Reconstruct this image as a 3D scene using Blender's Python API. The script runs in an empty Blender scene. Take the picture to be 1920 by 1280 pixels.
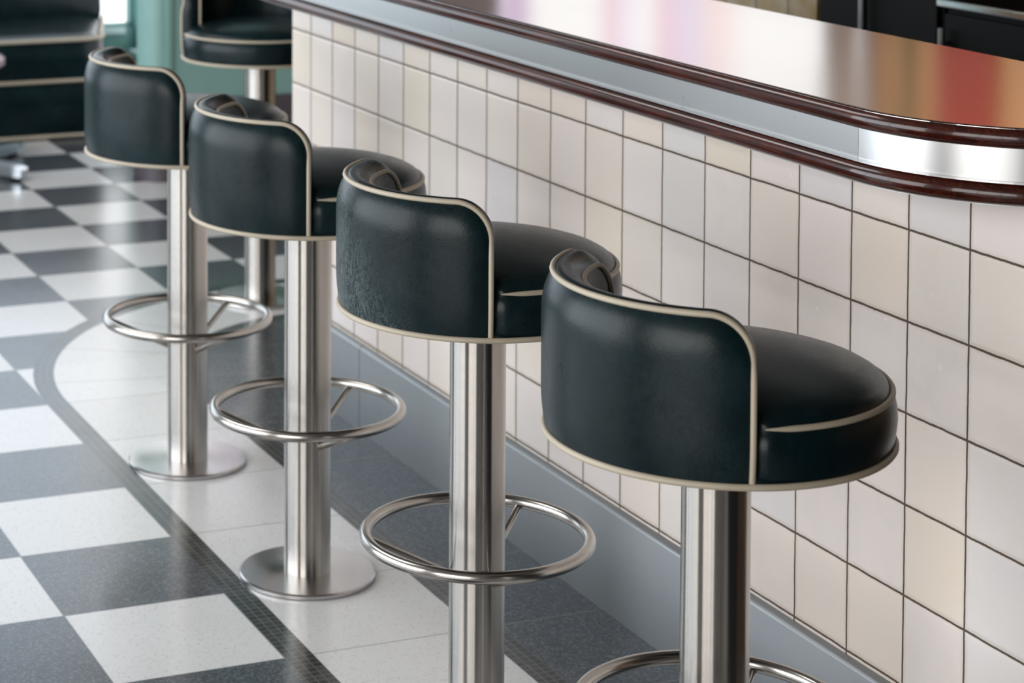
import bpy, bmesh, math, random
from math import sin, cos, pi, radians as R
from mathutils import Vector
random.seed(7)
S = 0.132                      # one wall tile in metres; lengths below are in wall tiles
scene = bpy.context.scene
COL = scene.collection

# ------------------------------------------------------------------ objects
def mk(name, geo, mat, parent=None, smooth=True, kind=None, sharp=40):
    verts, faces = geo
    me = bpy.data.meshes.new(name)
    me.from_pydata([(x*S, y*S, z*S) for x, y, z in verts], [], faces)
    bm = bmesh.new(); bm.from_mesh(me)
    bmesh.ops.remove_doubles(bm, verts=bm.verts, dist=2e-5)
    bmesh.ops.recalc_face_normals(bm, faces=bm.faces)
    bm.to_mesh(me); bm.free()
    if smooth:
        for p in me.polygons: p.use_smooth = True
        me.set_sharp_from_angle(angle=R(sharp))
    me.materials.append(mat)
    o = bpy.data.objects.new(name, me); COL.objects.link(o)
    if parent: o.parent = parent
    if kind: o['kind'] = kind
    return o

def thing(name, label, cat, loc=(0, 0, 0), rz=0, group=None):
    o = bpy.data.objects.new(name, None); COL.objects.link(o)
    o.empty_display_size = 0.1
    o.location = [c*S for c in loc]; o.rotation_euler = (0, 0, rz)
    o['label'] = label; o['category'] = cat
    if group: o['group'] = group
    return o

def join(*geos):
    V, F = [], []
    for v, f in geos:
        n = len(V); V += list(v); F += [tuple(i+n for i in q) for q in f]
    return V, F

def box(x0, x1, y0, y1, z0, z1, bev=0.0, seg=2):
    bm = bmesh.new(); bmesh.ops.create_cube(bm, size=1)
    for v in bm.verts:
        v.co = Vector(((x0+x1)/2+v.co.x*(x1-x0), (y0+y1)/2+v.co.y*(y1-y0), (z0+z1)/2+v.co.z*(z1-z0)))
    if bev: bmesh.ops.bevel(bm, geom=bm.edges[:], offset=bev, segments=seg, affect='EDGES', profile=.5)
    bm.verts.index_update()
    g = ([tuple(v.co) for v in bm.verts], [tuple(v.index for v in f.verts) for f in bm.faces]); bm.free()
    return g

def lathe(prof, seg=96, a0=0, a1=2*pi, rfun=None):
    full = abs(a1-a0-2*pi) < 1e-6
    n = seg if full else seg+1
    V, F = [], []
    for i in range(n):
        a = a0+(a1-a0)*i/seg
        for (r, z) in prof:
            rr = r if rfun is None else rfun(r, z, a)
            V.append((rr*cos(a), rr*sin(a), z))
    m = len(prof)
    for i in range(seg):
        j = (i+1) % n
        for k in range(m-1):
            F.append((i*m+k, j*m+k, j*m+k+1, i*m+k+1))
    return V, F

def tube(path, r, closed=False, seg=12, cap=True):
    P = [Vector(p) for p in path]; n = len(P)
    T = []
    for i in range(n):
        a = P[(i-1) % n] if (closed or i) else P[i]
        b = P[(i+1) % n] if (closed or i < n-1) else P[i]
        T.append((b-a).normalized())
    up = Vector((0, 0, 1)) if abs(T[0].z) < .9 else Vector((1, 0, 0))
    N = (up-T[0]*up.dot(T[0])).normalized(); V, F = [], []
    for i in range(n):
        N = (N-T[i]*N.dot(T[i])).normalized(); B = T[i].cross(N)
        rr = r(i/(n-1)) if callable(r) else r
        for k in range(seg):
            a = 2*pi*k/seg; V.append(tuple(P[i]+rr*(cos(a)*N+sin(a)*B)))
    for i in range(n if closed else n-1):
        j = (i+1) % n
        for k in range(seg):
            l = (k+1) % seg; F.append((i*seg+k, i*seg+l, j*seg+l, j*seg+k))
    if cap and not closed:
        F.append(tuple(range(seg))[::-1]); F.append(tuple((n-1)*seg+k for k in range(seg)))
    return V, F

def prism(poly, z0, z1):
    n = len(poly)
    V = [(x, y, z0) for x, y in poly]+[(x, y, z1) for x, y in poly]
    F = [tuple(range(n))[::-1], tuple(range(n, 2*n))]+[(i, (i+1) % n, n+(i+1) % n, n+i) for i in range(n)]
    return V, F

# ------------------------------------------------------------------ node helpers
class NT:
    def __init__(s, name):
        s.mat = bpy.data.materials.new(name); s.mat.use_nodes = True
        s.t = s.mat.node_tree; s.t.nodes.clear()
        s.out = s.t.nodes.new('ShaderNodeOutputMaterial')
    def n(s, typ, **kw):
        nd = s.t.nodes.new(typ)
        for k, v in kw.items(): setattr(nd, k, v)
        return nd
    def put(s, sock, v):
        if isinstance(v, X): s.t.links.new(v.k, sock)
        elif hasattr(v, 'is_output'): s.t.links.new(v, sock)
        else:
            try: sock.default_value = v
            except Exception: sock.default_value = (*v, 1)
    def m(s, op, *a):
        nd = s.n('ShaderNodeMath', operation=op)
        for i, v in enumerate(a): s.put(nd.inputs[i], v)
        return X(s, nd.outputs[0])
    def obj(s):
        tc = s.n('ShaderNodeTexCoord'); return tc.outputs['Object']
    def xyz(s, vec):
        nd = s.n('ShaderNodeSeparateXYZ'); s.put(nd.inputs[0], vec)
        return [X(s, o) for o in nd.outputs]
    def comb(s, x, y, z):
        nd = s.n('ShaderNodeCombineXYZ')
        for i, v in enumerate((x, y, z)): s.put(nd.inputs[i], v)
        return nd.outputs[0]
    def noise(s, vec, scale, detail=2, rough=.5, dist=0):
        nd = s.n('ShaderNodeTexNoise'); s.put(nd.inputs['Vector'], vec)
        nd.inputs['Scale'].default_value = scale; nd.inputs['Detail'].default_value = detail
        nd.inputs['Roughness'].default_value = rough; nd.inputs['Distortion'].default_value = dist
        return X(s, nd.outputs[0])
    def vor(s, vec, scale, out='Distance', feature='F1'):
        nd = s.n('ShaderNodeTexVoronoi', feature=feature); s.put(nd.inputs['Vector'], vec)
        nd.inputs['Scale'].default_value = scale
        return nd.outputs[out]
    def white(s, vec):
        nd = s.n('ShaderNodeTexWhiteNoise', noise_dimensions='3D'); s.put(nd.inputs['Vector'], vec)
        return X(s, nd.outputs['Value'])
    def scale(s, vec, sc):
        nd = s.n('ShaderNodeMapping'); s.put(nd.inputs['Vector'], vec); nd.inputs['Scale'].default_value = sc
        return nd.outputs[0]
    def mix(s, f, a, b):
        nd = s.n('ShaderNodeMix', data_type='RGBA'); s.put(nd.inputs[0], f); s.put(nd.inputs[6], a); s.put(nd.inputs[7], b)
        return nd.outputs[2]
    def ramp(s, f, stops, interp='LINEAR'):
        nd = s.n('ShaderNodeValToRGB'); s.put(nd.inputs[0], f); cr = nd.color_ramp; cr.interpolation = interp
        while len(cr.elements) < len(stops): cr.elements.new(.5)
        for e, (p, c) in zip(cr.elements, stops): e.position = p; e.color = (*c, 1)
        return nd.outputs[0]
    def smooth(s, v, a, b, lo=0., hi=1.):
        nd = s.n('ShaderNodeMapRange', interpolation_type='SMOOTHSTEP'); s.put(nd.inputs[0], v)
        for i, x in enumerate((a, b, lo, hi)): nd.inputs[i+1].default_value = x
        return X(s, nd.outputs[0])
    def bump(s, h, strength, dist=.002):
        nd = s.n('ShaderNodeBump'); s.put(nd.inputs['Height'], h)
        nd.inputs['Strength'].default_value = strength; nd.inputs['Distance'].default_value = dist
        return nd.outputs[0]
    def bsdf(s, **kw):
        b = s.n('ShaderNodeBsdfPrincipled')
        for k, v in kw.items():
            s.put(b.inputs[k.replace('_', ' ')], v)
        s.t.links.new(b.outputs[0], s.out.inputs[0]); return b

class X:
    def __init__(s, nt, k): s.nt = nt; s.k = k
    def __add__(s, o): return s.nt.m('ADD', s, o)
    __radd__ = __add__
    def __sub__(s, o): return s.nt.m('SUBTRACT', s, o)
    def __rsub__(s, o): return s.nt.m('SUBTRACT', o, s)
    def __mul__(s, o): return s.nt.m('MULTIPLY', s, o)
    __rmul__ = __mul__
    def __truediv__(s, o): return s.nt.m('DIVIDE', s, o)
    def floor(s): return s.nt.m('FLOOR', s)
    def fract(s): return s.nt.m('FRACT', s)
    def abs(s): return s.nt.m('ABSOLUTE', s)
    def min(s, o): return s.nt.m('MINIMUM', s, o)
    def max(s, o): return s.nt.m('MAXIMUM', s, o)
    def lt(s, o): return s.nt.m('LESS_THAN', s, o)
    def gt(s, o): return s.nt.m('GREATER_THAN', s, o)
    def edge(s):                                   # distance to the nearest whole number
        f = s.fract(); return f.min(1.0-f)

def c(r, g, b):                                    # sRGB 0..255 -> linear
    f = lambda v: (v/255/12.92) if v/255 <= .04045 else ((v/255+.055)/1.055)**2.4
    return (f(r), f(g), f(b))

def plain(name, col, rough=.5, metal=0, bumpn=None, coat=0, var=.0, **kw):
    t = NT(name); P = t.obj()
    col4 = (*col, 1)
    n = t.noise(P, 14, 4, .6)
    base = t.mix(n, tuple(v*(1-var) for v in col)+(1,), tuple(min(1, v*(1+var)) for v in col)+(1,)) if var else col4
    b = t.bsdf(Base_Color=base, Roughness=rough, Metallic=metal, Coat_Weight=coat, Coat_Roughness=.1, **kw)
    if bumpn:
        t.put(b.inputs['Normal'], t.bump(t.noise(P, bumpn[0], 3), bumpn[1], .001))
    return t.mat

# ------------------------------------------------------------------ materials
def m_leather():
    t = NT('green_leather'); P0 = t.obj()
    oi = t.n('ShaderNodeObjectInfo')
    off = t.n('ShaderNodeVectorMath', operation='ADD'); t.put(off.inputs[0], P0)
    t.put(off.inputs[1], t.comb(X(t, oi.outputs['Random'])*7.0, X(t, oi.outputs['Random'])*3.0, 0.0)); P = off.outputs[0]
    big = t.noise(P, 9, 4, .6, .4); fine = t.noise(P, 60, 4, .65, .6)
    col = t.ramp(big*.75+fine*.25, [(.30, (.0013, .0062, .0078)), (.52, (.0025, .0112, .0138)), (.74, (.0070, .0225, .0260))])
    # fine scuffed lines
    w = t.noise(t.scale(P, (1.6, 1.6, .55)), 70, 5, .75, 1.4)
    worn = t.xyz(oi.outputs['Color'])[0]                     # object colour: how scuffed this piece is
    px, py, pz = t.xyz(P0)
    zone = t.smooth(px*1.4+py*.2+pz*.9+t.noise(P0, 9, 2)*.12, .70, .88, 1, 0)*worn
    sc = t.smooth((w-.5).abs(), 0.0, .032, 1, 0)*(t.smooth(t.noise(P, 5.5, 2), .52, .68)*.08).max(zone)
    col = t.mix(sc*.7, col, (.17, .23, .235, 1))
    cell = X(t, t.vor(P, 420))
    h = cell*.5+t.noise(P, 160, 4, .6)*.7+sc*.2+t.noise(P, 14, 3, .5)*2.5
    rough = fine*.14+big*.12+.17
    b = t.bsdf(Base_Color=col, Roughness=rough, Specular_IOR_Level=.24)
    t.put(b.inputs['Normal'], t.bump(h, .15, .0009))
    return t.mat

def m_steel(name, radial=True, aniso=1.0, rough=.3, col=(.60, .575, .545), streak=(1, 1, 60), rot=0.25, bmp=0.0):
    t = NT(name); P = t.obj()
    s = t.noise(t.scale(P, streak), 30, 4, .7)
    sm = t.noise(P, 16, 5, .7, .8)
    smudge = t.smooth(sm, .62, .74)
    base = t.mix(smudge*.35, t.mix(s, tuple(v*.96 for v in col)+(1,), tuple(min(1, v*1.04) for v in col)+(1,)), (.25, .23, .21, 1))
    b = t.bsdf(Base_Color=base, Metallic=1.0, Roughness=s*.04+(rough-.02), Anisotropic=aniso, Anisotropic_Rotation=rot)
    if radial:
        tg = t.n('ShaderNodeTangent', direction_type='RADIAL', axis='Z'); t.put(b.inputs['Tangent'], tg.outputs[0])
    if bmp: t.put(b.inputs['Normal'], t.bump(s, bmp, .0003))
    return t.mat

def m_tiles(name, cols, grout, size=1.0018, zoff=6.525, tint=1.0, rough=.22):
    t = NT(name); P = t.obj(); x, y, z = t.xyz(P)
    wob = (t.noise(P, 26, 3, .6)-.5)*.022; wob2 = (t.noise(t.scale(P, (1, 1, 1.37)), 31, 3, .6)-.5)*.022
    a = (x+y)*(1/(S*size))+wob; b_ = (z*(1/S)-zoff)*(1/size)+wob2
    d = a.edge().min(b_.edge())
    tile = t.smooth(d, .0105, .0165)
    idv = t.comb(a.floor(), b_.floor(), 3.0)
    w = t.white(idv); w2 = t.white(t.comb(a.floor(), b_.floor(), 9.0))
    base = t.ramp(w, cols)
    cloud = t.noise(t.comb(x+w*5.0, y, z+w2*5.0), 13, 4, .6, .15)
    base = t.mix(t.smooth(cloud, .3, .75)*.35, base, t.ramp(w2, [(0, c(206, 191, 175)), (.5, c(220, 209, 203)), (1, c(198, 194, 193))]))
    edge = t.smooth(d, .012, .07)
    base = t.mix((1.0-edge)*.25, base, c(188, 172, 150)+(1,))
    col = t.mix(tile, grout+(1,), base)
    pillow = t.smooth(d, .008, .06)
    tilt = (a.fract()-.5)*(w-.5)*.55+(b_.fract()-.5)*(w2-.5)*.55
    h = pillow*.9+cloud*.28+t.noise(P, 70, 2)*.05+tilt
    bs = t.bsdf(Base_Color=col, Roughness=(1.0-tile)*.5+cloud*.15+rough-.05, Specular_IOR_Level=.5)
    t.put(bs.inputs['Normal'], t.bump(h, .55, .0016))
    return t.mat

def m_floor():
    t = NT('terrazzo_floor'); P = t.obj(); x, y, z = t.xyz(P)
    x = x*(1/S); y = y*(1/S)
    ax = (x+18.9).min(0.0); ay = y-2.3
    L = t.m('SQRT', ax*ax+ay*ay)
    curved = x.lt(-18.9)
    d = (L-2.3)*curved+(0.0-y)*(1.0-curved)
    D = 2.303; xr0 = -28.0156; yl = -4.7355
    rx = (x-xr0)*(1/D); ry = (y-yl)*(1/D)
    # chequer
    par = ((rx.floor()+ry.floor())*.5).fract()
    dark = par.lt(.25)
    idc = t.comb(rx.floor(), ry.floor(), 1.0); wv = t.white(idc)
    e_in = (rx.edge().min(ry.edge()))*D
    # terrazzo chips
    chips = X(t, t.vor(P, 260)); cc = t.vor(P, 260, 'Color')
    cr, cg, cb = t.xyz(cc)
    n1 = t.noise(P, 420, 3, .7); n2 = t.noise(P, 5, 4, .6); n3 = t.noise(P, 120, 3, .6)
    white = t.mix(wv*.5+n2*.5, c(206, 205, 204)+(1,), c(222, 222, 222)+(1,))
    white = t.mix(cr.gt(.9)*.22, white, c(140, 134, 126)+(1,))
    white = t.mix(t.smooth(n1, .62, .8)*.3, white, c(150, 142, 132)+(1,))
    blk = t.mix(wv*.5+n2*.5, c(56, 61, 67)+(1,), c(74, 80, 86)+(1,))
    blk = t.mix(cr.gt(.72)*.5, blk, c(112, 114, 116)+(1,))
    blk = t.mix(cg.gt(.75)*.6, blk, c(32, 33, 36)+(1,))
    seam = t.smooth(e_in, .008, .02, 1, 0)
    chk = t.mix(dark, white, blk)
    chk = t.mix(seam*.75, chk, c(66, 66, 66)+(1,))
    # border zones
    ang = t.m('ARCTAN2', ay, ax)
    se_s = rx.edge()*D; se_c = (ang*(180/pi/20.0)+.0).edge()*(20*pi/180)*L
    se = se_c*curved+se_s*(1.0-curved)
    bseam = t.smooth(se, .007, .018, 1, 0)
    wz = t.mix(bseam*.6, white, c(96, 92, 88)+(1,))
    dz = t.mix(bseam*.5, blk, c(140, 130, 118)+(1,))
    # mosaic strips
    along = (x*(1.0-curved)+ang*6.7*curved)*(1/.128)
    def strip(d0, w):
        q = (d-d0)*(3.0/w)
        e = (q.edge()*(w/3)).min(along.edge()*.128)
        g = t.smooth(e, .006, .012, 1, 0)
        v = t.white(t.comb(along.floor(), q.floor(), d0))
        base = t.ramp(v, [(0, c(14, 18, 19)), (.5, c(26, 32, 32)), (.85, c(42, 48, 47)), (1, c(62, 62, 59))])
        return t.mix(g*.65, base, c(108, 108, 104)+(1,))
    s1 = strip(4.35, .385); s2 = strip(1.68, .35)
    col = t.mix(d.gt(1.68), dz, s2)
    col = t.mix(d.gt(2.03), col, wz)
    col = t.mix(d.gt(4.35), col, s1)
    col = t.mix(d.gt(4.735), col, chk)
    rough = n3*.08+n2*.08+.12
    b = t.bsdf(Base_Color=col, Roughness=rough, Specular_IOR_Level=.5)
    t.put(b.inputs['Normal'], t.bump(n2*.6+n3*.02, .06, .004))
    return t.mat

def m_wood():
    t = NT('varnished_mahogany'); P = t.obj()
    g = t.noise(t.scale(P, (1.2, 9, 9)), 9, 6, .7, 1.2)
    g2 = t.noise(t.scale(P, (2, 30, 30)), 12, 4, .7)
    col = t.ramp(g*.7+g2*.3, [(.3, (.004, .0012, .0009)), (.5, (.032, .0050, .0024)), (.7, (.10, .016, .0065))])
    b = t.bsdf(Base_Color=col, Roughness=.24, Coat_Weight=.45, Coat_Roughness=.06, Specular_IOR_Level=.3)
    t.put(b.inputs['Normal'], t.bump(g2, .10, .0006))
    return t.mat

def m_counter():
    t = NT('brushed_steel_top'); P = t.obj()
    s = t.noise(t.scale(P, (3, 140, 20)), 12, 4, .7); big = t.noise(P, 3, 4, .6)
    col = t.mix(s, (.66, .64, .63, 1), (.80, .785, .775, 1))
    col = t.mix(t.smooth(t.noise(P, 28, 5, .75, .6), .66, .75)*.18, col, (.35, .33, .32, 1))
    b = t.bsdf(Base_Color=col, Metallic=1.0, Roughness=s*.07+big*.05+.06)
    t.put(b.inputs['Normal'], t.bump(s, .06, .0004))
    return t.mat

def m_pane(name, axis, stops, strength):
    t = NT(name); P = t.obj(); q = t.xyz(P)[axis]
    lo, hi = stops[0][0], stops[-1][0]
    f = (q*(1/S)-lo)*(1/(hi-lo))
    blur = (t.noise(P, 1.3, 2)-.5)*.05
    col = t.ramp(f+blur, [((p-lo)/(hi-lo), k) for p, k in stops])
    e = t.n('ShaderNodeEmission'); t.put(e.inputs[0], col); e.inputs[1].default_value = strength
    t.t.links.new(e.outputs[0], t.out.inputs[0]); return t.mat

LEATHER = m_leather()
PIPING = plain('cream_piping', c(178, 167, 148), .45, var=.12, bumpn=(300, .15))
STEEL = m_steel('brushed_steel_column', col=(.44, .415, .385), rough=.23, streak=(1, 1, 3))
STEELP = m_steel('brushed_steel_plate', rough=.19, aniso=.85, rot=0.0, col=(.52, .505, .50), streak=(1, 1, 1))
RINGM = m_steel('satin_steel_ring', radial=False, aniso=0, rough=.22, col=(.47, .445, .415), streak=(1, 1, 1))
TILES = m_tiles('cream_zellige_tiles', [(0, c(216, 202, 188)), (.3, c(221, 209, 201)), (.55, c(219, 208, 202)), (.8, c(210, 204, 202)), (.93, c(219, 206, 190)), (1, c(212, 198, 184))], c(74, 60, 50))
TILEY = m_tiles('ochre_wall_tiles', [(0, c(150, 128, 88)), (.5, c(168, 146, 104)), (1, c(140, 116, 78))], c(38, 32, 26), size=1.05)
FLOOR = m_floor()
WOOD = m_wood()
TOP = m_counter()
FASCIA = m_steel('brushed_steel_fascia', radial=False, aniso=0, rough=.30, col=(.50, .50, .497), streak=(6, 6, 120), bmp=.02)
KICK = m_steel('grey_metal_kick', radial=False, aniso=0, rough=.42, col=(.35, .365, .375), streak=(3, 3, 60))
DARK = plain('black_panel', (.0015, .0014, .0013), .55, var=.3, Specular_IOR_Level=.15)
CHROME = plain('polished_chrome', (.60, .63, .66), .28, 1.0, var=.05)
TEAL = plain('teal_paint', c(134, 172, 165), .45, var=.06, bumpn=(40, .05))
TEALD = plain('teal_paint_frame', c(104, 158, 154), .4, var=.06)
PLINTH = plain('mauve_grey_plinth', c(84, 78, 84), .4, var=.12)
SILL = plain('pale_teal_sill', c(176, 206, 208), .35, var=.05)
TAN = plain('ochre_plaster', c(186, 148, 112), .8, var=.06, bumpn=(20, .1))
RED = plain('red_lacquer', c(150, 48, 30), .4, var=.25)
OLIVE = plain('olive_frame', c(98, 100, 62), .5, var=.1)
CEIL = plain('ceiling_paint', c(112, 106, 100), .8, var=.04)
WALLD = plain('dark_wall_paint', c(46, 42, 40), .7, var=.1)
WALLT = plain('umber_wall_paint', c(88, 82, 76), .7, var=.06)
GREYW = plain('grey_wall_paint', c(172, 172, 178), .7, var=.05)
PINKTOP = plain('dusty_pink_laminate', c(176, 150, 158), .3, var=.08)
W = (1.0, .985, .97); PK = (.90, .66, .74); LI = (.82, .74, .87); SAL = (.98, .80, .77); CW = (.86, .93, 1.0); CB = (.78, .89, 1.0); GY = (.5, .5, .54)

# ------------------------------------------------------------------ room shell
def flat(name, geo, mat, kind='structure'): return mk(name, geo, mat, None, smooth=False, kind=kind)
flat('floor', ([(-51, -31, 0), (46, -31, 0), (46, 37, 0), (-51, 37, 0)], [(0, 1, 2, 3)]), FLOOR)
flat('ceiling', box(-51, 46, -31, 37, 25, 25.6), CEIL)

def walls(name, pieces, mat): flat(name, join(*[box(*p) for p in pieces]), mat)
# far wall (x=-50): windows y -26..6.6 and 20..35.8
walls('wall_far', [(-51, -50, -31, -26, 0, 25), (-51, -50, -26, 6.7, 0, 2.5), (-51, -50, -26, 6.7, 20, 25),
                   (-51, -50, 6.7, 7.35, 0, 25)], TEALD)
walls('wall_rear', [(-51, -50, 7.35, 20, 0, 25), (-51, -50, 20, 34.2, 0, 7), (-51, -50, 20, 34.2, 22, 25), (-51, -50, 34.2, 35.1, 0, 25),
                   (-51, -50, 35.1, 35.7, 0, 7), (-51, -50, 35.1, 35.7, 22, 25), (-51, -50, 35.7, 37, 0, 25)], GREYW)
walls('wall_back', [(-51, 46, 36, 37, 0, 25)], TAN)
# customer side wall (y=-30) with two wide windows
walls('wall_street', [(-51, -36, -31, -30, 0, 25), (-36, 0.5, -31, -30, 0, 2), (-36, .5, -31, -30, 20, 25), (.5, 8.5, -31, -30, 0, 25),
                      (8.5, 36, -31, -30, 0, 2), (8.5, 36, -31, -30, 20, 25), (36, 46, -31, -30, 0, 25)], WALLT)
walls('wall_near', [(45, 46, -30, 36, 0, 25)], WALLD)
walls('wall_alcove', [(-50, -38.2, 6.75, 7.35, 0, 1.8), (-50, -38.2, 6.75, 7.35, 12, 16), (-50, -49.8, 6.75, 7.35, 1.8, 12), (-39, -38.2, 6.75, 7.35, 1.8, 12)], TEALD)

def pane(name, quad, mat, parent): return mk(name, (quad, [(0, 1, 2, 3)]), mat, parent, smooth=False)
def yz(x, y0, y1, z0, z1): return [(x, y0, z0), (x, y1, z0), (x, y1, z1), (x, y0, z1)]
def xz(y, x0, x1, z0, z1): return [(x0, y, z0), (x1, y, z0), (x1, y, z1), (x0, y, z1)]
FAR = m_pane('daylight_pane_far', 1, [(-26, CW), (0, CB), (4, CB), (6.6, W)], 2.1)
FARB = m_pane('daylight_pane_pink', 1, [(20, LI), (21.2, (.6, .45, .6)), (22, W), (24.2, W), (24.9, PK), (25.6, (.95, .88, .95)), (26.4, W), (27.1, PK), (28.2, LI), (29.4, SAL), (30.6, W), (34.2, W)], 1.05)
FARC = m_pane('daylight_pane_slim', 1, [(35.1, W), (35.7, W)], 1.3)
STR = m_pane('daylight_pane_street', 0, [(-36, CW), (-15, CW), (0.5, W)], 5.4)
STR2 = m_pane('daylight_pane_street_near', 0, [(8.5, W), (22, W), (36, W)], 5.4)
ALC = m_pane('daylight_pane_alcove', 0, [(-50, W), (-46, W), (-44, LI), (-42.5, W), (-41, LI), (-38, W)], 1.8)
def window(n, frame_geo, quad, mat, sill=None, fm=None):
    w = mk('window_%d' % n, frame_geo, fm or TEALD, None, smooth=False, kind='structure')
    pane('pane', quad, mat, w)
    if sill: mk('window_sill', sill, SILL, w, smooth=False)
    return w
def frame_yz(x, y0, y1, z0, z1, bars, w=.22):
    g = [box(x-.1, x+.25, y0, y1, z0, z0+w), box(x-.1, x+.25, y0, y1, z1-w, z1), box(x-.1, x+.25, y0, y0+w, z0, z1), box(x-.1, x+.25, y1-w, y1, z0, z1)]
    for b in bars: g.append(box(x-.1, x+.2, b-.12, b+.12, z0, z1))
    return join(*g)
def frame_xz(y, x0, x1, z0, z1, bars, s=1):
    w = .22; a, b2 = sorted((y, y+.3*s))
    g = [box(x0, x1, a, b2, z0, z0+w), box(x0, x1, a, b2, z1-w, z1), box(x0, x0+w, a, b2, z0, z1), box(x1-w, x1, a, b2, z0, z1)]
    for b in bars: g.append(box(b-.15, b+.15, a, b2, z0, z1))
    return join(*g)
window(1, frame_yz(-50.3, -26, 6.72, 2.5, 20, [-18, -10, -2], .1), yz(-50.4, -26, 6.6, 2.5, 20), FAR, box(-50.2, -49.75, -26, 6.4, 2.3, 2.5))
window(2, frame_yz(-50.3, 20, 34.2, 7, 22, []), yz(-50.4, 20, 34.2, 7, 22), FARB, None, GREYW)
window(3, frame_yz(-50.3, 35.0, 35.8, 7, 22, []), yz(-50.4, 35.1, 35.7, 7, 22), FARC, None, GREYW)
window(4, frame_xz(-30.3, -36, .5, 2, 20, [-24, -12]), xz(-30.4, -36, .5, 2, 20), STR)
window(5, frame_xz(-30.3, 8.5, 36, 2, 20, [17.5, 27]), xz(-30.4, 8.5, 36, 2, 20), STR2)
window(6, frame_xz(6.78, -49.8, -39, 1.8, 12, [-44], 1), xz(6.8, -49.7, -39.1, 1.9, 11.9), ALC, box(-49.7, -38.4, 6.45, 6.74, 1.62, 1.8))

# low teal partition beyond the bar end, with a dark plinth
def rounded(x0, x1, y0, y1, r, corner):            # rounded at (x1,y0)
    P = [(x0, y1), (x0, y0)]
    P += [(x1-r+r*sin(a), y0+r-r*cos(a)) for a in [pi/2*i/10 for i in range(11)]]
    P += [(x1, y1)]
    return P
mk('wall_inner', join(prism(rounded(-38, -37, 3.05, 16, .5, 0), 2.2, 5.45), prism(rounded(-38.1, -36.9, 2.98, 16, .55, 0), 5.45, 5.65),
                      box(-37.02, -36.95, 3.55, 3.75, 2.2, 5.45, .02), box(-37.02, -36.95, 3.95, 16, 5.1, 5.45, .02)), TEAL, None, True, 'structure', 30)
mk('baseboard_inner', prism(rounded(-38.05, -36.9, 2.95, 16, .6, 0), 0, 2.2), PLINTH, None, True, 'structure', 30)
# back wall features seen only as reflections in the steel top
mk('trim_1', box(-48.05, -47.6, 35.85, 36.0, 0, 24), OLIVE, None, False, 'structure')
mk('red_panel_1', box(-46.1, -43.0, 35.8, 36.0, 0, 24), RED, None, False, 'structure')  # unseen red panel, placed for its reflection in the counter

# ------------------------------------------------------------------ bar counter
bar = thing('bar_counter', 'long tiled bar counter with brushed steel top and dark mahogany edge rails', 'bar counter')
BX0, BX1 = -18.93, 1.0018
mk('tiled_front', box(BX0, BX1, 0, 2.2, 1.46, 7.3), TILES, bar, False)
def kick(x0, x1):
    prof = [(2.1, 0), (-.1, 0), (-.1, 1.395), (-.094, 1.42), (-.075, 1.435), (-.004, 1.472), (2.1, 1.472)]
    V = [(x, y, z) for x in (x0, x1) for y, z in prof]; n = len(prof)
    F = [(i, (i+1) % n, n+(i+1) % n, n+i) for i in range(n)]+[tuple(range(n)), tuple(range(n, 2*n))[::-1]]
    return V, F
for a, b_ in ((BX0+.03, -15.585), (-15.565, BX1-.02)):
    k = mk('kick_panel', kick(a, b_), KICK, bar, True, sharp=50)
CYB = 2.8
def path(i, near=True, far=True, back=True):
    P = []
    r = 2.15-i
    if near:
        if back: P += [(1.73-i, CYB), (1.73-i, 1.6)]
        P += [(-.42+r*cos(a), .95+r*sin(a)) for a in [-pi/2*k/24 for k in range(25)]]
    else: P += [(-.42, -1.2+i)]
    if far:
        P += [(-17.55+r*cos(a), .95+r*sin(a)) for a in [-pi/2-pi/2*k/24 for k in range(25)]]
        if back: P += [(-19.70+i, 1.6), (-19.70+i, CYB)]
    else: P += [(-17.55, -1.2+i)]
    return P
def sub(P, n=30):                                   # add points along the straight run
    out = []
    for a, b_ in zip(P, P[1:]):
        out.append(a); L = math.dist(a, b_)
        if L > 2:
            out += [(a[0]+(b_[0]-a[0])*k/n, a[1]+(b_[1]-a[1])*k/n) for k in range(1, n)]
    return out+[P[-1]]
def strip(i0, i1, z0, z1, **kw):                    # rectangular section swept along the counter edge
    A, B = path(i0, **kw), path(i1, **kw); n = len(A)
    V = [(x, y, z0) for x, y in A]+[(x, y, z1) for x, y in A]+[(x, y, z1) for x, y in B]+[(x, y, z0) for x, y in B]
    F = []
    for k in range(n-1):
        for q in range(4):
            w = (q+1) % 4; F.append((q*n+k, q*n+k+1, w*n+k+1, w*n+k))
    F += [(0, n, 2*n, 3*n), (n-1, 4*n-1, 3*n-1, 2*n-1)]
    return V, F
mk('counter_core', prism(path(.2), 7.27, 7.93), DARK, bar, False)
mk('counter_top', prism(path(.062), 7.94, 7.995), TOP, bar, False)
def arc(i, c0, a0, a1, pre=None, post=None):
    r = 2.15-i
    P = [(c0+r*cos(a0+(a1-a0)*k/24), .95+r*sin(a0+(a1-a0)*k/24)) for k in range(25)]
    return ([(x, y) for x, y in (pre or [])]+P+[(x, y) for x, y in (post or [])])
def ribbon(A, B, z0, z1):
    n = len(A)
    V = [(x, y, z0) for x, y in A]+[(x, y, z1) for x, y in A]+[(x, y, z1) for x, y in B]+[(x, y, z0) for x, y in B]
    F = []
    for k in range(n-1):
        for q in range(4):
            w = (q+1) % 4; F.append((q*n+k, q*n+k+1, w*n+k+1, w*n+k))
    return V, F+[(0, n, 2*n, 3*n), (n-1, 4*n-1, 3*n-1, 2*n-1)]
i0, i1 = .115, .2
mk('fascia_panel', ribbon([(-.43, -1.2+i0), (-17.55, -1.2+i0)], [(-.43, -1.2+i1), (-17.55, -1.2+i1)], 7.3, 7.94), FASCIA, bar, True)
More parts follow.
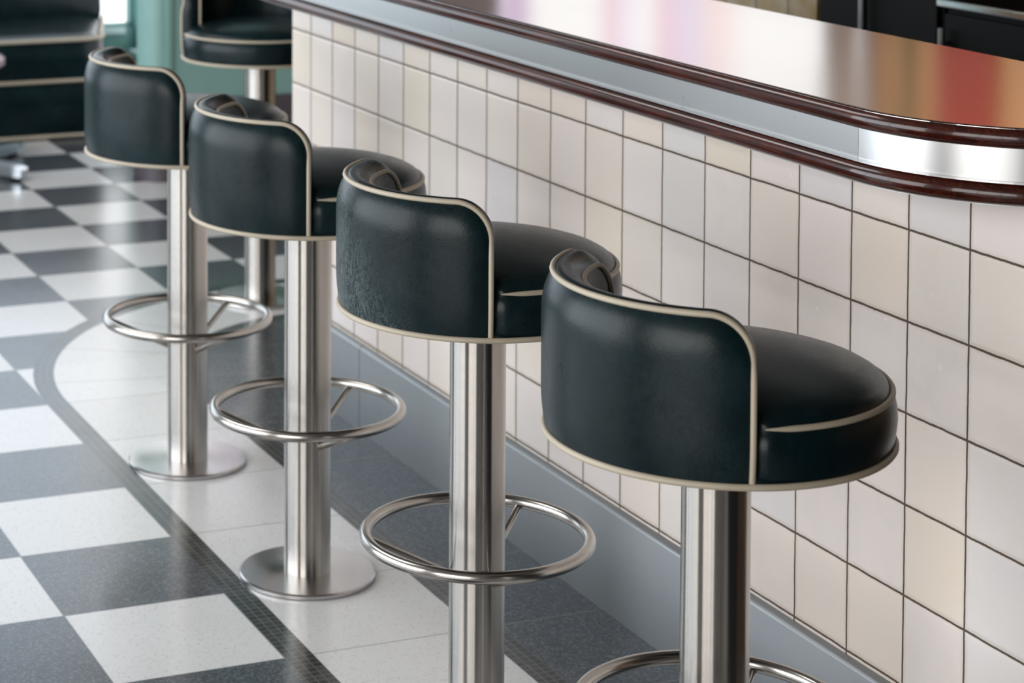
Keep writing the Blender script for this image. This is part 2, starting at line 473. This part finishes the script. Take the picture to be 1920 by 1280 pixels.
mk('fascia_panel', ribbon([(1.73-i0, CYB)]+arc(i0-.004, -.42, 0, -pi/2), [(1.73-i1, CYB)]+arc(i1, -.42, 0, -pi/2), 7.3, 7.94), FASCIA, bar, True)
mk('fascia_panel', ribbon(arc(i0, -17.555, -pi/2, -pi)+[(-19.7+i0, CYB)], arc(i1, -17.555, -pi/2, -pi)+[(-19.7+i1, CYB)], 7.3, 7.94), FASCIA, bar, True)
P = sub(path(.11)); mk('edge_rail', tube([(x, y, 7.344) for x, y in P], .11, seg=20), WOOD, bar)
P = sub(path(.105)); mk('edge_rail', tube([(x, y, 7.903) for x, y in P], .105, seg=20), WOOD, bar)
mk('metal_lip', strip(.055, .13, 7.455, 7.472), FASCIA, bar, False)
mk('metal_lip', strip(.095, .2, 7.228, 7.245), KICK, bar, False)
mk('metal_lip', strip(.058, .075, 7.995, 8.0), TOP, bar, False)

# ------------------------------------------------------------------ bar stools
ZB, ZS, ZT = 5.19, 5.69, 6.69
HS = R(68); RC = .40                                 # half span of the backrest, corner radius
def clamp01(v): return max(0., min(1., v))
def rout(s, z):
    """outer radius of the padded back at arc position s and height z"""
    L = HS*1.645; q = abs(s)-(L-RC)
    zt = ZT if q <= 0 else ZT-RC+math.sqrt(max(0, RC*RC-q*q))
    et = clamp01((zt-z)/.42); es = clamp01((L-abs(s))/.30); eb = clamp01((z-ZB)/.40)
    up = clamp01((z-6.0)/.73)
    return 1.676-(.112*up+.012)*(1-et)**2.2-.030*(1-es)**2.2*(1-up)-.038*(1-eb)**2
def back_patch(Rr, dome, z0):
    """rounded-corner sheet wrapped at radius Rr; returns geometry and its open edge path (s angle, z)"""
    L = HS*Rr
    ns, nz = 84, 24
    ss = [L*sin(pi/2*(2*i/ns-1)) if False else None for i in range(ns+1)]
    # columns denser towards the ends
    ss = [math.copysign(1-(1-abs(2*i/ns-1))**1.7, 2*i/ns-1)*L for i in range(ns+1)]
    def top(s):
        q = abs(s)-(L-RC)
        return ZT if q <= 0 else ZT-RC+math.sqrt(max(0, RC*RC-q*q))
    V, F = [], []
    for s in ss:
        zt = top(s)
        for k in range(nz+1):
            v = k/nz; v = 1-(1-v)**1.5
            z = z0+(zt-z0)*v
            rr = rout(s, z)
            a = -pi/2+s/Rr
            V.append((rr*cos(a), rr*sin(a), z))
    m = nz+1
    for i in range(ns):
        for k in range(nz): F.append((i*m+k, (i+1)*m+k, (i+1)*m+k+1, i*m+k+1))
    return V, F
def edge_path(frac, z0, n_arc=12, n_top=70, n_side=14):
    """boundary of the backrest as (angle, z, normal angle dir, normal z) ; frac 0 outer 1 inner"""
    Rr = 1.645
    L = HS*Rr; out = []
    for k in range(n_side): out.append((-L, z0+(ZT-RC-z0)*k/n_side, -1, 0))
    for k in range(n_arc+1):
        t = pi/2*k/n_arc; out.append((-L+RC-RC*cos(t), ZT-RC+RC*sin(t), -cos(t), sin(t)))
    for k in range(1, n_top): out.append((-(L-RC)+2*(L-RC)*k/n_top, ZT, 0, 1))
    out += [(-s, z, -ns_, nz_) for s, z, ns_, nz_ in reversed(out[:n_side+n_arc+1])]
    return [(s/Rr, z, a, b_) for s, z, a, b_ in out]
RO, RI = 1.645, 1.275
DROP = .095                                            # the inner seam sits lower than the outer one
def lift(z): return clamp01((z-5.75)/.6)
def backrest():
    g1 = back_patch(RO, .028, ZB)
    # inner sheet uses the same angular outline
    V, F = [], []
    ep0 = edge_path(0, ZB)
    m = 11; V2, F2 = [], []
    for (a, z, na, nz_) in ep0:
        for k in range(m):
            t = k/(m-1); r0 = rout(a*RO, z); rr = r0+(RI-r0)*t
            h = .078*(math.sin(pi*t)**.7)*(1-.25*t)
            A = -pi/2+a+h*na/rr; V2.append((rr*cos(A), rr*sin(A), z+h*nz_-DROP*t*lift(z)))
    for i in range(len(ep0)-1):
        for k in range(m-1): F2.append((i*m+k, (i+1)*m+k, (i+1)*m+k+1, i*m+k+1))
    ns, nz2 = 60, 10; V3, F3 = [], []
    zi = 5.5
    L = HS*RO
    for i in range(ns+1):
        u = 2*i/ns-1; s = math.copysign(1-(1-abs(u))**1.7, u)*L
        q = abs(s)-(L-RC); zt = ZT if q <= 0 else ZT-RC+math.sqrt(max(0, RC*RC-q*q))
        for k in range(nz2+1):
            z = zi+(zt-zi)*k/nz2; e = max(0, min(1, min(zt-z, L-abs(s))/.25))
            rr = RI-.03*math.sin(e*pi/2); A = -pi/2+s/RO
            V3.append((rr*cos(A), rr*sin(A), z-DROP*lift(z)))
    for i in range(ns):
        for k in range(nz2): F3.append((i*11+k, (i+1)*11+k, (i+1)*11+k+1, i*11+k+1))
    return join(g1, (V2, F2), (V3, F3))
def pipe(rr, off, z0):
    P = []
    inner = rr
    for (a, z, na, nz_) in edge_path(0, z0):
        rr = inner or rout(a*RO, z)+.012
        if inner: z = z-DROP*lift(z)
        A = -pi/2+a+off*na/rr; P.append((rr*cos(A), rr*sin(A), z+off*nz_))
    return P
ENDS = (-pi/2+HS, -pi/2-HS)
def pinch(r, z, a):
    if r < .2: return r
    d = 9
    for e, sgn in ((ENDS[0], 1), (ENDS[1], -1)):
        q = (a-e+pi) % (2*pi)-pi; d = min(d, sgn*q if sgn*q > -.6 else 9)
    back = ((a+pi/2+pi) % (2*pi)-pi)
    if abs(back) < HS-.02: return r-.05*min(1, r/1.5)
    f = math.exp(-max(d, 0)/.075)
    g = math.exp(-(max(d, 0)-.10)**2/.002)
    pk = .020*math.sin(z*40+a*14)*math.exp(-max(d, 0)/.10)
    return r-(.095*f+pk)*min(1, r/1.5)+.012*g*(1 if r > 1.4 else 0)
seat_prof = [(.3, 5.15), (1.60, 5.16), (1.625, 5.19), (1.642, 5.26), (1.655, 5.36), (1.662, 5.45), (1.655, 5.55), (1.635, 5.63), (1.603, 5.675),
             (1.59, 5.70), (1.575, 5.735), (1.53, 5.785), (1.45, 5.83), (1.32, 5.87), (1.1, 5.91), (.8, 5.945), (.45, 5.965), (.15, 5.972), (.001, 5.973)]
def arcpts(r, z, a0, a1, n): return [(r*cos(a0+(a1-a0)*k/n), r*sin(a0+(a1-a0)*k/n), z) for k in range(n+1)]

def make_stool(label, loc, rz, group):
    t = thing('bar_stool', label, 'bar stool', loc, rz, group)
    mk('base_plate', lathe([(.001, 0), (.945, 0), (.965, .012), (.965, .055), (.945, .075), (.34, .082), (.30, .082)], 128), STEELP, t, sharp=30)
    mk('column', lathe([(.33, .06), (.33, .5), (.33, 1.2), (.33, 2.4), (.33, 3.6), (.33, 4.6), (.33, 5.18)], 96), STEEL, t)
    ring = mk('foot_ring', tube(arcpts(1.32, 2.395, 0, 2*pi*(1-1/144), 143), .074, True, 16), RINGM, t)
    for A in (130, 250, 10):
        a = R(A)-rz
        mk('brace', tube([(1.30*cos(a), 1.30*sin(a), 2.355), (.32*cos(a), .32*sin(a), 1.93)], .047, seg=12), RINGM, ring)
    mk('seat', lathe(seat_prof, 240, rfun=pinch), LEATHER, t, sharp=80).color = (0, 0, 0, 1)
    mk('seat_piping', tube(arcpts(1.612, ZS, ENDS[0]+.075, ENDS[1]+2*pi-.075, 90), lambda u: .030*min(1, .3+18*min(u, 1-u)), seg=10), PIPING, t)
    mk('base_piping', tube(arcpts(1.645, ZB-.01, 0, 2*pi*(1-1/140), 139), .033, True, 10), PIPING, t)
    b = mk('backrest', backrest(), LEATHER, t, sharp=70)
    for o in (b,): o.color = (0, 0, 0, 1)
    mk('backrest_piping', tube(pipe(None, .006, ZB), .030, seg=10), PIPING, b)
    mk('backrest_piping', tube(pipe(RI-.006, .005, 5.75), .028, seg=10), PIPING, b)
    return t
def copy_stool(src, label, loc, rz=0):
    r = src.copy(); COL.objects.link(r); r.location = [v*S for v in loc]; r.rotation_euler = (0, 0, rz); r['label'] = label
    for ch in src.children:
        q = ch.copy(); COL.objects.link(q); q.parent = r
        for g in ch.children:
            d = g.copy(); COL.objects.link(d); d.parent = q
    return r
GR = 'dark green leather bar stools along the bar'
XS = [-15.1372+.09, -9.8909+.06, -4.6446+.135, .6017-.03]; YS = -3.3957
s0 = make_stool('frontmost dark green leather bar stool, nearest the camera by the tiled bar', (XS[3], YS, 0), 0, GR)
s1 = copy_stool(s0, 'dark green leather bar stool with scuffed back, second from the camera', (XS[2], YS, 0))
for o in s1.children:
    if o.name.startswith('backrest'): o.color = (1, 1, 1, 1)
copy_stool(s0, 'dark green leather bar stool third from the camera, between scuffed stool and fourth stool', (XS[1], YS, 0))
copy_stool(s0, 'fourth dark green leather bar stool, leftmost in the row, in front of the booth', (XS[0], YS, 0))
ph = R(188.3)
copy_stool(s0, 'blurred dark green stool facing the camera round the far end of the bar', (-18.9+5.65*cos(ph), 2.3+5.65*sin(ph), 0), R(8.3-90-4))

# ------------------------------------------------------------------ booth, table
booth = thing('booth_bench', 'dark green leather booth bench with cream piping by the far window', 'booth', (-46.5, -1, 0))
def bo(p): return [(x+46.5, y+1) for x, y in p]
def bz(pts): return [(x+46.5, y+1, z) for x, y, z in pts]
def seat_outline(i):
    r = .9-i
    cx, cy = -45.0, 3.25
    P = [(-49.3, -9), (-44.1-i, -9)]
    P += [(cx+(r)*cos(a), cy+(r)*sin(a)) for a in [R(95)*k/14 for k in range(15)]]
    P += [(-49.3, 5.5-i)]
    return P
def pad(z0, z1, puff):
    lay = [(.12, z0), (.02, z0+.06), (0, (z0+z1)/2), (.02, z1-.08), (.10, z1)]
    if puff: lay += [(.35, z1+.10), (.7, z1+.16)]
    V, F = [], []; n = len(seat_outline(0))
    for i, z in lay: V += [(x, y, z) for x, y in bo(seat_outline(i))]
    for k in range(len(lay)-1):
        for q in range(n): F.append((k*n+q, k*n+(q+1) % n, (k+1)*n+(q+1) % n, (k+1)*n+q))
    F += [tuple(range(n))[::-1], tuple((len(lay)-1)*n+q for q in range(n))]
    return V, F
mk('bench_base', pad(.10, 1.74, False), LEATHER, booth, sharp=50)
mk('seat_cushion', pad(1.76, 2.94, True), LEATHER, booth, sharp=50)
for z in (.10, 1.75, 2.97):
    mk('piping', tube(bz([(x, y, z) for x, y in seat_outline(-.0)[1:]]), .06, seg=8), PIPING, booth)
V, F = [], []
yb = [(-9, 0), (5.0, 0)]
back = [(-48.9, 2.9), (-48.75, 3.2), (-48.85, 4.2), (-49.05, 5.6), (-49.3, 6.2), (-49.55, 6.2), (-49.6, 0.1)]
n = len(back)
V = [(x, y, z) for y in (-9, -4.5, 0, 5.0) for x, z in back]+[(x-.12 if x > -49.3 else x, 5.3, z-.1 if z > 5 else z) for x, z in back]
F = [(k*n+i, (k+1)*n+i, (k+1)*n+(i+1) % n, k*n+(i+1) % n) for k in range(4) for i in range(n)]+[tuple(range(n)), tuple(4*n+i for i in range(n))[::-1]]
mk('bench_back', ([(x+46.5, y+1, z) for x, y, z in V], F), LEATHER, booth, sharp=60)

tb = thing('side_table', 'low round table with dusty pink top and chrome star base at left edge', 'table', (-40.72, -1.5, 0))
mk('table_top', lathe([(.001, 2.86), (1.42, 2.86), (1.5, 2.92), (1.5, 3.08), (1.42, 3.14), (.001, 3.14)], 64), PINKTOP, tb)
mk('pedestal', lathe([(.16, .25), (.16, 2.7), (.5, 2.86)], 32), CHROME, tb)
for A in (32, 122, 212, 302):
    a = R(A)
    def leg():
        V, F = [], []
        for d, w, h0, h1 in ((0, .22, .12, .46), (1.2, .2, .12, .44), (2.4, .19, .10, .40), (2.72, .18, .10, .36), (2.78, .14, .13, .31)):
            for sx, hz in ((-1, h0), (1, h0), (1, h1), (-1, h1)):
                V.append((d*cos(a)-sx*w*sin(a), d*sin(a)+sx*w*cos(a), hz))
        for k in range(4):
            for q in range(4): F.append((k*4+q, k*4+(q+1) % 4, (k+1)*4+(q+1) % 4, (k+1)*4+q))
        F += [(0, 1, 2, 3), (16, 19, 18, 17)]
        return V, F
    lg = mk('leg', leg(), CHROME, tb, sharp=50)
    mk('leveler', [(v, f) for v, f in [lathe([(.001, 0), (.14, 0), (.14, .06), (.06, .08), (.06, .12)], 16)]][0] if False else
       ([(x+2.45*cos(a), y+2.45*sin(a), z) for x, y, z in lathe([(.001, 0), (.14, 0), (.14, .06), (.06, .08), (.06, .14)], 16)[0]],
        lathe([(.001, 0), (.14, 0), (.14, .06), (.06, .08), (.06, .14)], 16)[1]), DARK, lg)

for o in booth.children: o.color = (0, 0, 0, 1)
# ------------------------------------------------------------------ back bar
mk('wall_backbar', box(-26, -15.45, 9, 9.6, 0, 8.8), TILEY, None, False, 'structure')
def cabinet(x0, x1, h, label, handle, top=None):
    t = thing('back_bar_cabinet', label, 'cabinet', ((x0+x1)/2, 10.4, 0), 0, 'black cabinets behind the bar')
    w = (x1-x0)/2
    mk('carcass', box(-w, w, -1.3, 1.4, 0, h, .03), DARK, t, False)
    d = mk('door', box(-w+.06, w-.06, -1.4, -1.3, .4, h-.12, .02), DARK, t, False)
    if handle is not None:
        mk('handle', join(tube([(handle, -1.53, h*.45), (handle, -1.53, h-.35)], .06, seg=12), tube([(handle, -1.53, h*.5), (handle, -1.38, h*.5)], .04, seg=8), tube([(handle, -1.53, h-.6), (handle, -1.38, h-.6)], .04, seg=8)), CHROME, d)
    if top: mk('worktop', box(-w-.05, w, -1.5, 1.4, h, h+.14, .03), TOP, t, False)
    return t
cabinet(-15.4, -14.05, 9.0, 'black cabinet behind the bar, beside the ochre tiled wall', None)
cabinet(-14.02, -11.98, 9.0, 'middle black cabinet behind the bar with slim chrome handle on its left', -.93)
cabinet(-11.9, -7.2, 7.35, 'black cabinet with pale steel worktop behind the bar at right edge', -2.2, True)

# ------------------------------------------------------------------ light
def area(name, loc, rot, sx, sy, power, col):
    l = bpy.data.lights.new(name, 'AREA'); l.shape = 'RECTANGLE'; l.size = sx*S; l.size_y = sy*S; l.energy = power; l.color = col
    o = bpy.data.objects.new(name, l); COL.objects.link(o); o.location = [v*S for v in loc]; o.rotation_euler = rot
    return o
area('ceiling_fill', (-28, -14, 24.8), (0, 0, 0), 26, 8, 55, (.98, .97, .96))  # added ambient fill that lightens the far floor, no fitting there
area('back_bar_fill', (-14, 26, 24.8), (0, 0, 0), 20, 4, 8, (1.0, .78, .55))  # added warm fill, only there to brighten the back bar
area('back_wall_fill', (-38, 30, 24.8), (R(25), 0, 0), 16, 4, 40, (1.0, .72, .48))  # unseen warm fill aimed at the back wall and red panel
w = bpy.data.worlds.new('room_air'); scene.world = w; w.use_nodes = True
w.node_tree.nodes['Background'].inputs[0].default_value = (.9, .95, 1, 1); w.node_tree.nodes['Background'].inputs[1].default_value = .3

# ------------------------------------------------------------------ camera
cam = bpy.data.cameras.new('camera'); co = bpy.data.objects.new('camera', cam); COL.objects.link(co); scene.camera = co
yaw, pit, rol, F = .3524, .0464, .0004, 4086.2; cxp, cyp = 437.058, -286.481
f = Vector((-cos(yaw)*cos(pit), sin(yaw)*cos(pit), -sin(pit))); r = Vector((sin(yaw), cos(yaw), 0)); up = r.cross(f)
from mathutils import Matrix
M = Matrix((r, up, -f)).transposed().to_4x4()
M.translation = Vector((18.3404, -14.8772, 11.7341))*S
co.matrix_world = M
cam.sensor_width = 36; cam.lens = F/1920*36
cam.shift_x = (960-cxp)/1920; cam.shift_y = -(640-cyp)/1920
cam.clip_start = .05; cam.clip_end = 100
cam.dof.use_dof = True; cam.dof.focus_distance = 23.0*S; cam.dof.aperture_fstop = 6.5

scene.view_settings.view_transform = 'Standard'; scene.view_settings.look = 'None'
scene.view_settings.exposure = .13
scene.cycles.use_denoising = True
scene.cycles.max_bounces = 8; scene.cycles.caustics_reflective = False; scene.cycles.caustics_refractive = False
scene.cycles.sample_clamp_indirect = 6
